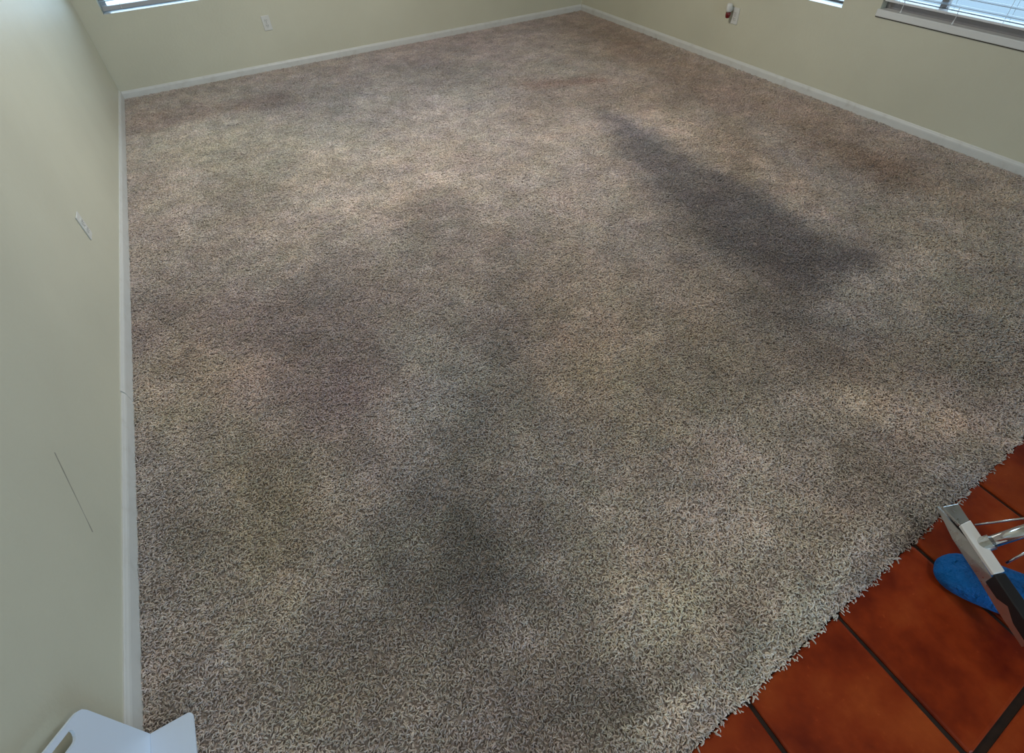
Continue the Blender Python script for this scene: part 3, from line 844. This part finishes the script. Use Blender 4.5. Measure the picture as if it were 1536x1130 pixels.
obj('handle_grip', tube_bm([rel((2.82, -6.378, 0.95)), rel((2.86, -6.40, 0.99)), rel((2.92, -6.43, 1.02))], 0.021, 16), M_BLACK, wand, True)

# ------------------------------------------------------------------ the person working the wand (only one covered foot is in view)
person = empty('person', (2.33, -6.2, -0.009), 'person in dark clothes, one foot in a blue shoe cover under the wand', 'person')
PO = Vector((2.33, -6.2, -0.009))
def skin_obj(name, verts, edges, radii, mt, sub=2):
    me_ = bpy.data.meshes.new(name)
    me_.from_pydata([tuple(Vector(v) - PO) for v in verts], edges, [])
    o = link(bpy.data.objects.new(name, me_), person)
    sk = o.modifiers.new('skin', 'SKIN')
    for i, r in enumerate(radii):
        sv = me_.skin_vertices[0].data[i]
        sv.radius = r if isinstance(r, tuple) else (r, r)
    me_.skin_vertices[0].data[0].use_root = True
    o.modifiers.new('sub', 'SUBSURF').levels = sub
    o.modifiers['sub'].render_levels = sub
    dg = bpy.context.evaluated_depsgraph_get()
    ev = o.evaluated_get(dg)
    nm = bpy.data.meshes.new_from_object(ev)
    o.modifiers.clear()
    o.data = nm
    nm.materials.clear(); nm.materials.append(mt)
    for p_ in nm.polygons:
        p_.use_smooth = True
    return o
trs = [(2.62, -6.50, 0.95), (2.54, -6.46, 0.88), (2.42, -6.36, 0.50), (2.288, -6.312, 0.125), (2.74, -6.44, 0.88), (2.76, -6.42, 0.50), (2.668, -6.442, 0.125), (2.62, -6.46, 1.08)]
skin_obj('trousers', trs, [(0, 1), (1, 2), (2, 3), (0, 4), (4, 5), (5, 6), (0, 7)], [0.15, 0.10, 0.085, 0.072, 0.10, 0.085, 0.07, 0.15], M_TROUSER)
bod = [(2.62, -6.46, 1.10), (2.60, -6.44, 1.35), (2.58, -6.42, 1.47), (2.42, -6.40, 1.45), (2.44, -6.30, 1.20), (2.66, -6.30, 1.03), (2.76, -6.48, 1.45), (2.92, -6.52, 1.20), (2.90, -6.42, 1.03)]
skin_obj('shirt', bod, [(0, 1), (1, 2), (2, 3), (3, 4), (4, 5), (2, 6), (6, 7), (7, 8)], [0.145, 0.15, 0.09, 0.06, 0.048, 0.036, 0.06, 0.048, 0.036], M_SHIRT)
head = [(2.58, -6.42, 1.47), (2.57, -6.41, 1.56), (2.55, -6.39, 1.65), (2.545, -6.385, 1.72)]
skin_obj('head', head, [(0, 1), (1, 2), (2, 3)], [0.055, 0.055, 0.095, 0.085], M_SKIN)
obj('hair', lathe_bm([(0.098, 1.665), (0.106, 1.70), (0.10, 1.76), (0.07, 1.80), (0.02, 1.815)], 20, 2.555 - PO.x, -6.395 - PO.y), M_HAIR, person, True).location.z = -PO.z
# shoe cover: lofted over the shoe from toe to heel
toe, heel = Vector((2.140, -6.036)), Vector((2.305, -6.340))
ax = (heel - toe).normalized(); sd = Vector((-ax.y, ax.x))
secs = [(0.000, 0.016, 0.018, 0.030), (0.010, 0.036, 0.010, 0.052), (0.035, 0.053, 0.002, 0.070), (0.08, 0.061, 0.0, 0.082), (0.13, 0.060, 0.0, 0.094), (0.19, 0.054, 0.0, 0.112), (0.24, 0.052, 0.0, 0.128), (0.30, 0.053, 0.0, 0.135), (0.345, 0.046, 0.004, 0.130), (0.365, 0.022, 0.015, 0.115)]
bm = bmesh.new()
rr_ = random.Random(5)
rings = []
NK = 28
for s, hw, zb, zt in secs:
    ring = []
    for k in range(NK):
        a = 2 * math.pi * k / NK
        ca, sa = math.cos(a), math.sin(a)
        cu = math.copysign(abs(ca) ** 0.75, ca); su = math.copysign(abs(sa) ** 0.8, sa)
        w_ = hw * 1.12 * (1 + rr_.uniform(-0.06, 0.06)); zc = (zb + zt) / 2; hh = (zt - zb) / 2
        z = zc + hh * su * (1 + (rr_.uniform(-0.06, 0.06) if su > 0 else 0))
        p = toe + ax * s + sd * (w_ * cu)
        ring.append(bm.verts.new((p.x - PO.x, p.y - PO.y, max(z, 0.0005))))
    rings.append(ring)
for a, b in zip(rings, rings[1:]):
    for k in range(NK):
        bm.faces.new((a[k], a[(k + 1) % NK], b[(k + 1) % NK], b[k]))
bm.faces.new(rings[0][::-1]); bm.faces.new(rings[-1])
sc_ = obj('shoe_cover', bm, M_BLUE, person, True)
ss = sc_.modifiers.new('smooth', 'SUBSURF'); ss.levels = 1; ss.render_levels = 1
oth = sc_.copy(); COL.objects.link(oth)
oth.location = (0.38, -0.13, 0.0)
